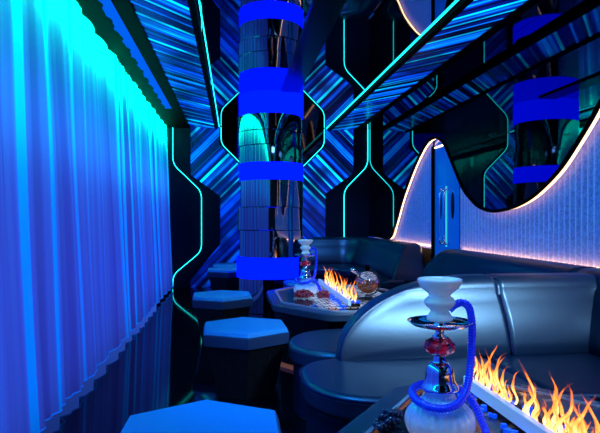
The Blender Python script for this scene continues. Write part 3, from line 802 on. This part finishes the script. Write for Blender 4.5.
# ------------------------------------------------------------------ hookahs
def make_hookah(lab, loc, rz=0.0):
    t = thing('hookah', lab, 'hookah', loc, rz)
    vase = [(0.070, 0.0), (0.088, 0.004), (0.100, 0.02), (0.105, 0.045), (0.102, 0.065), (0.090, 0.085), (0.070, 0.102), (0.052, 0.115), (0.046, 0.125), (0.046, 0.138)]
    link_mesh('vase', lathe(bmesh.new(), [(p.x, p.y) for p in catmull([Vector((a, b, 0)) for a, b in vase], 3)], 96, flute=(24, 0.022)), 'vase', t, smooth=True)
    bell = [(0.044, 0.137), (0.055, 0.140), (0.057, 0.148), (0.052, 0.157), (0.046, 0.168), (0.043, 0.185), (0.042, 0.198), (0.037, 0.212), (0.028, 0.222), (0.021, 0.227), (0.018, 0.246)]
    link_mesh('chrome_bell', lathe(bmesh.new(), [(p.x, p.y) for p in catmull([Vector((a, b, 0)) for a, b in bell], 4)], 40), 'bluechrome', t, smooth=True)
    link_mesh('stem', lathe(bmesh.new(), [(0.014, 0.24), (0.016, 0.25), (0.012, 0.26), (0.012, 0.29), (0.022, 0.301), (0.022, 0.306), (0.013, 0.312), (0.013, 0.325), (0.018, 0.33), (0.018, 0.36)], 24), 'steel', t, smooth=True)
    bm = bmesh.new(); bmesh.ops.create_icosphere(bm, subdivisions=2, radius=1.0)
    for v in bm.verts:
        r = Vector((v.co.x, v.co.y)).length
        j = 1 + random.uniform(-.06, .06)
        v.co = Vector((v.co.x * 0.050 * j, v.co.y * 0.050 * j, v.co.z * 0.031 * j + 0.273))
    link_mesh('ruby_crystal', bm, 'ruby', t)
    tray = [(0.012, 0.332), (0.055, 0.333), (0.085, 0.340), (0.097, 0.350), (0.0995, 0.3515), (0.098, 0.353), (0.084, 0.344), (0.055, 0.337), (0.012, 0.336)]
    link_mesh('ash_tray', lathe(bmesh.new(), tray, 48), 'steel', t, smooth=True)
    bowl = [(0.030, 0.352), (0.039, 0.356), (0.038, 0.366), (0.029, 0.380), (0.0275, 0.386), (0.038, 0.394), (0.046, 0.405), (0.047, 0.413), (0.041, 0.423), (0.032, 0.430), (0.040, 0.440), (0.058, 0.455), (0.066, 0.470), (0.0675, 0.480), (0.064, 0.483), (0.058, 0.478), (0.052, 0.465), (0.03, 0.452), (0.008, 0.45)]
    link_mesh('clay_bowl', lathe(bmesh.new(), [(p.x, p.y) for p in catmull([Vector((a, b, 0)) for a, b in bowl], 3)], 40), 'ceramic', t, smooth=True)
    hp = [(0.030, 0, 0.385), (0.048, -0.005, 0.402), (0.070, -0.01, 0.408), (0.090, -0.01, 0.392), (0.098, -0.012, 0.350), (0.096, -0.018, 0.29), (0.084, -0.035, 0.225), (0.062, -0.062, 0.165), (0.025, -0.088, 0.127), (-0.02, -0.092, 0.112), (-0.062, -0.068, 0.112), (-0.085, -0.02, 0.122), (-0.075, 0.035, 0.132), (-0.03, 0.075, 0.136), (0.03, 0.085, 0.134), (0.085, 0.060, 0.120), (0.118, 0.02, 0.085), (0.128, -0.02, 0.040), (0.128, -0.05, 0.0165), (0.11, -0.09, 0.0155)]
    P = catmull([Vector(p) for p in hp], 14)
    # even spacing for the corrugation
    Q = [P[0]]; step = 0.0022; acc = 0
    for a, b in zip(P, P[1:]):
        d = (b - a).length; 
        while acc + d >= step:
            k = (step - acc) / d; a = a + (b - a) * k; Q.append(a.copy()); d = (b - a).length; acc = 0
        acc += d
    bm = bmesh.new(); tube(bm, Q, 0.0115, 10, rf=lambda i: 0.0124 if i % 4 < 2 else 0.0108)
    link_mesh('hose', bm, 'hose', t, smooth=True)
    return t
make_hookah('white and blue hookah with a ruby crystal and coiled blue hose, on the near table', (0.631, 1.667, 0.5035))
make_hookah('white and blue hookah with blue hose on the far table, beside the red grapes', (0.63, 4.93, 0.5035), 0.15)

# ------------------------------------------------------------------ grapes
def grapes(lab, loc, L, Wd, H, mat, n=60, rz=0.0):
    t = thing('grape_bunch', lab, 'fruit', loc, rz)
    bm = bmesh.new(); pts = []
    for i in range(n):
        for _ in range(40):
            u = random.uniform(-1, 1); v = random.uniform(-1, 1); w = random.uniform(0, 1)
            if (u * u + v * v + w * w) > 1: continue
            p = Vector((u * L, v * Wd, 0.012 + w * H))
            if all((p - q).length > 0.0165 for q in pts): pts.append(p); break
    for p in pts:
        bmesh.ops.create_uvsphere(bm, u_segments=10, v_segments=7, radius=random.uniform(0.0105, 0.0125), matrix=Matrix.Translation(p))
    link_mesh('grapes', bm, mat, t, smooth=True)
    bm = bmesh.new(); tube(bm, [(L * .5, 0, .03), (L * .95, .004, .035), (L * 1.2, .01, .02)], 0.0022, 5)
    link_mesh('grape_stem', bm, 'stem', t)
    return t
grapes('bunch of red grapes in front of the far hookah, the one nearer the aisle', (0.585, 4.69, 0.505), 0.085, 0.055, 0.055, 'grape', 75)
grapes('bunch of red grapes beside the far hookah, the one nearer the fire', (0.75, 4.66, 0.505), 0.052, 0.055, 0.05, 'grape', 70, 0.4)
grapes('bunch of dark blue-lit grapes beside the near hookah vase', (0.495, 1.755, 0.5085), 0.075, 0.035, 0.028, 'grapeblue', 46, 0.9)

# ------------------------------------------------------------------ globe decanter
dc = thing('globe_decanter', 'round glass decanter with slanted neck on a dark cradle, on the far table', 'decanter', (1.10, 4.55, 0.5035))
bm = bmesh.new(); lathe(bm, [(0.001, 0), (0.085, 0), (0.085, 0.008), (0.06, 0.015), (0.001, 0.016)], 32, cap=False)
link_mesh('cradle_base', bm, 'veneer', dc, smooth=True)
bm = bmesh.new(); tube(bm, [(0.108 * math.cos(a), 0, 0.140 + 0.108 * math.sin(a)) for a in [math.radians(-100 + 190 * i / 24) for i in range(25)]], 0.006, 6)
link_mesh('cradle_arc', bm, 'veneer', dc, smooth=True)
bm = bmesh.new(); lathe(bm, [(0.014, 0), (0.017, .012), (0.017, .035), (0.012, 0.045)], 16, c=(0, 0, 0.238)); link_mesh('top_knob', bm, 'black', dc, smooth=True)
bm = bmesh.new(); bmesh.ops.create_uvsphere(bm, u_segments=32, v_segments=20, radius=0.092, matrix=Matrix.Translation((0, 0, 0.142)))
gl = link_mesh('glass_globe', bm, 'glass', dc, smooth=True)
bm = bmesh.new(); bmesh.ops.create_uvsphere(bm, u_segments=32, v_segments=20, radius=0.084, matrix=Matrix.Translation((0, 0, 0.142)))
for v in bm.verts: v.co.z = min(v.co.z, 0.140)
link_mesh('amber_drink', bm, 'amber', gl, smooth=True)
bm = bmesh.new(); d = Vector((-0.72, -0.1, 0.60)).normalized(); c0 = Vector((0, 0, 0.142))
tube(bm, [c0 + d * k for k in (0.086, 0.11, 0.14, 0.150)], 0.015, 12, rf=lambda i: (0.020, 0.015, 0.014, 0.018)[i]); link_mesh('bottle_neck', bm, 'steel', dc, smooth=True)
bm = bmesh.new(); bmesh.ops.create_uvsphere(bm, u_segments=14, v_segments=10, radius=0.020, matrix=Matrix.Translation(c0 + d * 0.166)); link_mesh('stopper', bm, 'steel', dc, smooth=True)

# ------------------------------------------------------------------ lights
def area(name, loc, rot, sx, sy, power, col, spread=None):
    l = bpy.data.lights.new(name, 'AREA'); l.shape = 'RECTANGLE'; l.size = sx; l.size_y = sy; l.energy = power; l.color = col
    if spread: l.spread = math.radians(spread)
    o = bpy.data.objects.new(name, l); COL.objects.link(o); o.location = loc; o.rotation_euler = [math.radians(a) for a in rot]; return o
def spot(name, loc, target, power, col, ang=70, blend=0.8, r=0.03):
    l = bpy.data.lights.new(name, 'SPOT'); l.energy = power; l.color = col; l.spot_size = math.radians(ang); l.spot_blend = blend; l.shadow_soft_size = r
    o = bpy.data.objects.new(name, l); COL.objects.link(o); o.location = loc
    o.rotation_euler = (Vector(target) - Vector(loc)).to_track_quat('-Z', 'Y').to_euler(); return o
LY = (YF + YB) / 2
# behind the curtain: blue wash and turquoise cove strip (face +X)
area('curtain_back_light', (XL + 0.01, LY, 0.97), (0, -90, 0), 1.9, YB - YF - 0.3, 125, (0.045, 0.15, 1.0))
area('curtain_cove_light', (XL + 0.02, LY, 2.62), (0, -90, 0), 0.22, YB - YF - 0.3, 310, (0.0, 1.0, 0.42))
# unseen lights added to brighten the stools, tables and sofas
area('curtain_mid_fill_light', (XL + 0.015, LY, 2.0), (0, -90, 0), 0.9, YB - YF - 0.3, 66, (0.0, 0.45, 1.0))  # unseen azure light added behind the curtain to brighten its middle
area('near_fill_light', (0.9, 1.3, CEIL - 0.05), (0, 0, 0), 1.0, 1.0, 30, (0.15, 0.42, 1.0))
spot('stool_fill_spot', (-0.1, 2.2, CEIL - 0.05), (-0.05, 2.2, 0.4), 60, (0.08, 0.42, 1.0), 70)
spot('stool_fill_spot', (0.0, 3.9, CEIL - 0.05), (0.05, 3.9, 0.4), 48, (0.08, 0.42, 1.0), 60)
spot('stool_fill_spot', (-0.1, 5.4, CEIL - 0.05), (-0.1, 5.5, 0.4), 70, (0.3, 0.65, 1.0), 60)
spot('stool_fill_spot', (-0.1, 8.2, CEIL - 0.05), (-0.1, 8.2, 0.4), 90, (0.4, 0.7, 1.0), 50)
area('sofa_fill_light', (1.85, 1.1, CEIL - 0.12), (48, 0, 16), 0.7, 0.3, 14, (0.42, 0.72, 1.0), 45)
spot('spot_table', (0.9, 4.7, CEIL - 0.05), (0.85, 4.8, 0.5), 60, (0.4, 0.62, 1.0), 60)
spot('spot_far_sofa', (1.3, 7.6, CEIL - 0.05), (1.6, 8.8, 0.5), 150, (0.08, 0.35, 1.0), 80)
spot('spot_wall_sofa', (1.5, 5.0, CEIL - 0.05), (2.0, 5.0, 0.7), 80, (0.1, 0.3, 1.0), 80)
spot('spot_aisle', (-0.55, 2.0, CEIL - 0.1), (0.45, 2.75, 0.4), 230, (0.0, 0.28, 1.0), 50, 1.0)
spot('spot_hookah', (0.15, 0.9, CEIL - 0.05), (0.63, 1.67, 0.8), 20, (0.45, 0.72, 1.0), 18, 0.8)
w = bpy.data.worlds.new('World'); SC.world = w; w.use_nodes = True
w.node_tree.nodes['Background'].inputs[0].default_value = (0.01, 0.03, 0.12, 1); w.node_tree.nodes['Background'].inputs[1].default_value = 0.3

# ------------------------------------------------------------------ camera
cam = bpy.data.cameras.new('camera'); co = bpy.data.objects.new('camera', cam); COL.objects.link(co)
co.location = (0, 0, CAMH); th = math.atan(66 / 560)
co.rotation_euler = (math.radians(90), 0, -th)
cam.sensor_width = 36; cam.lens = 36 * 560 / 600; cam.shift_y = 2.5 / 600; cam.clip_start = 0.02
SC.camera = co
SC.view_settings.view_transform = 'Standard'; SC.view_settings.look = 'None'
SC.cycles.use_denoising = True
SC.cycles.max_bounces = 10; SC.cycles.glossy_bounces = 7; SC.cycles.transparent_max_bounces = 16
SC.cycles.sample_clamp_indirect = 4.0; SC.cycles.caustics_reflective = False; SC.cycles.caustics_refractive = False
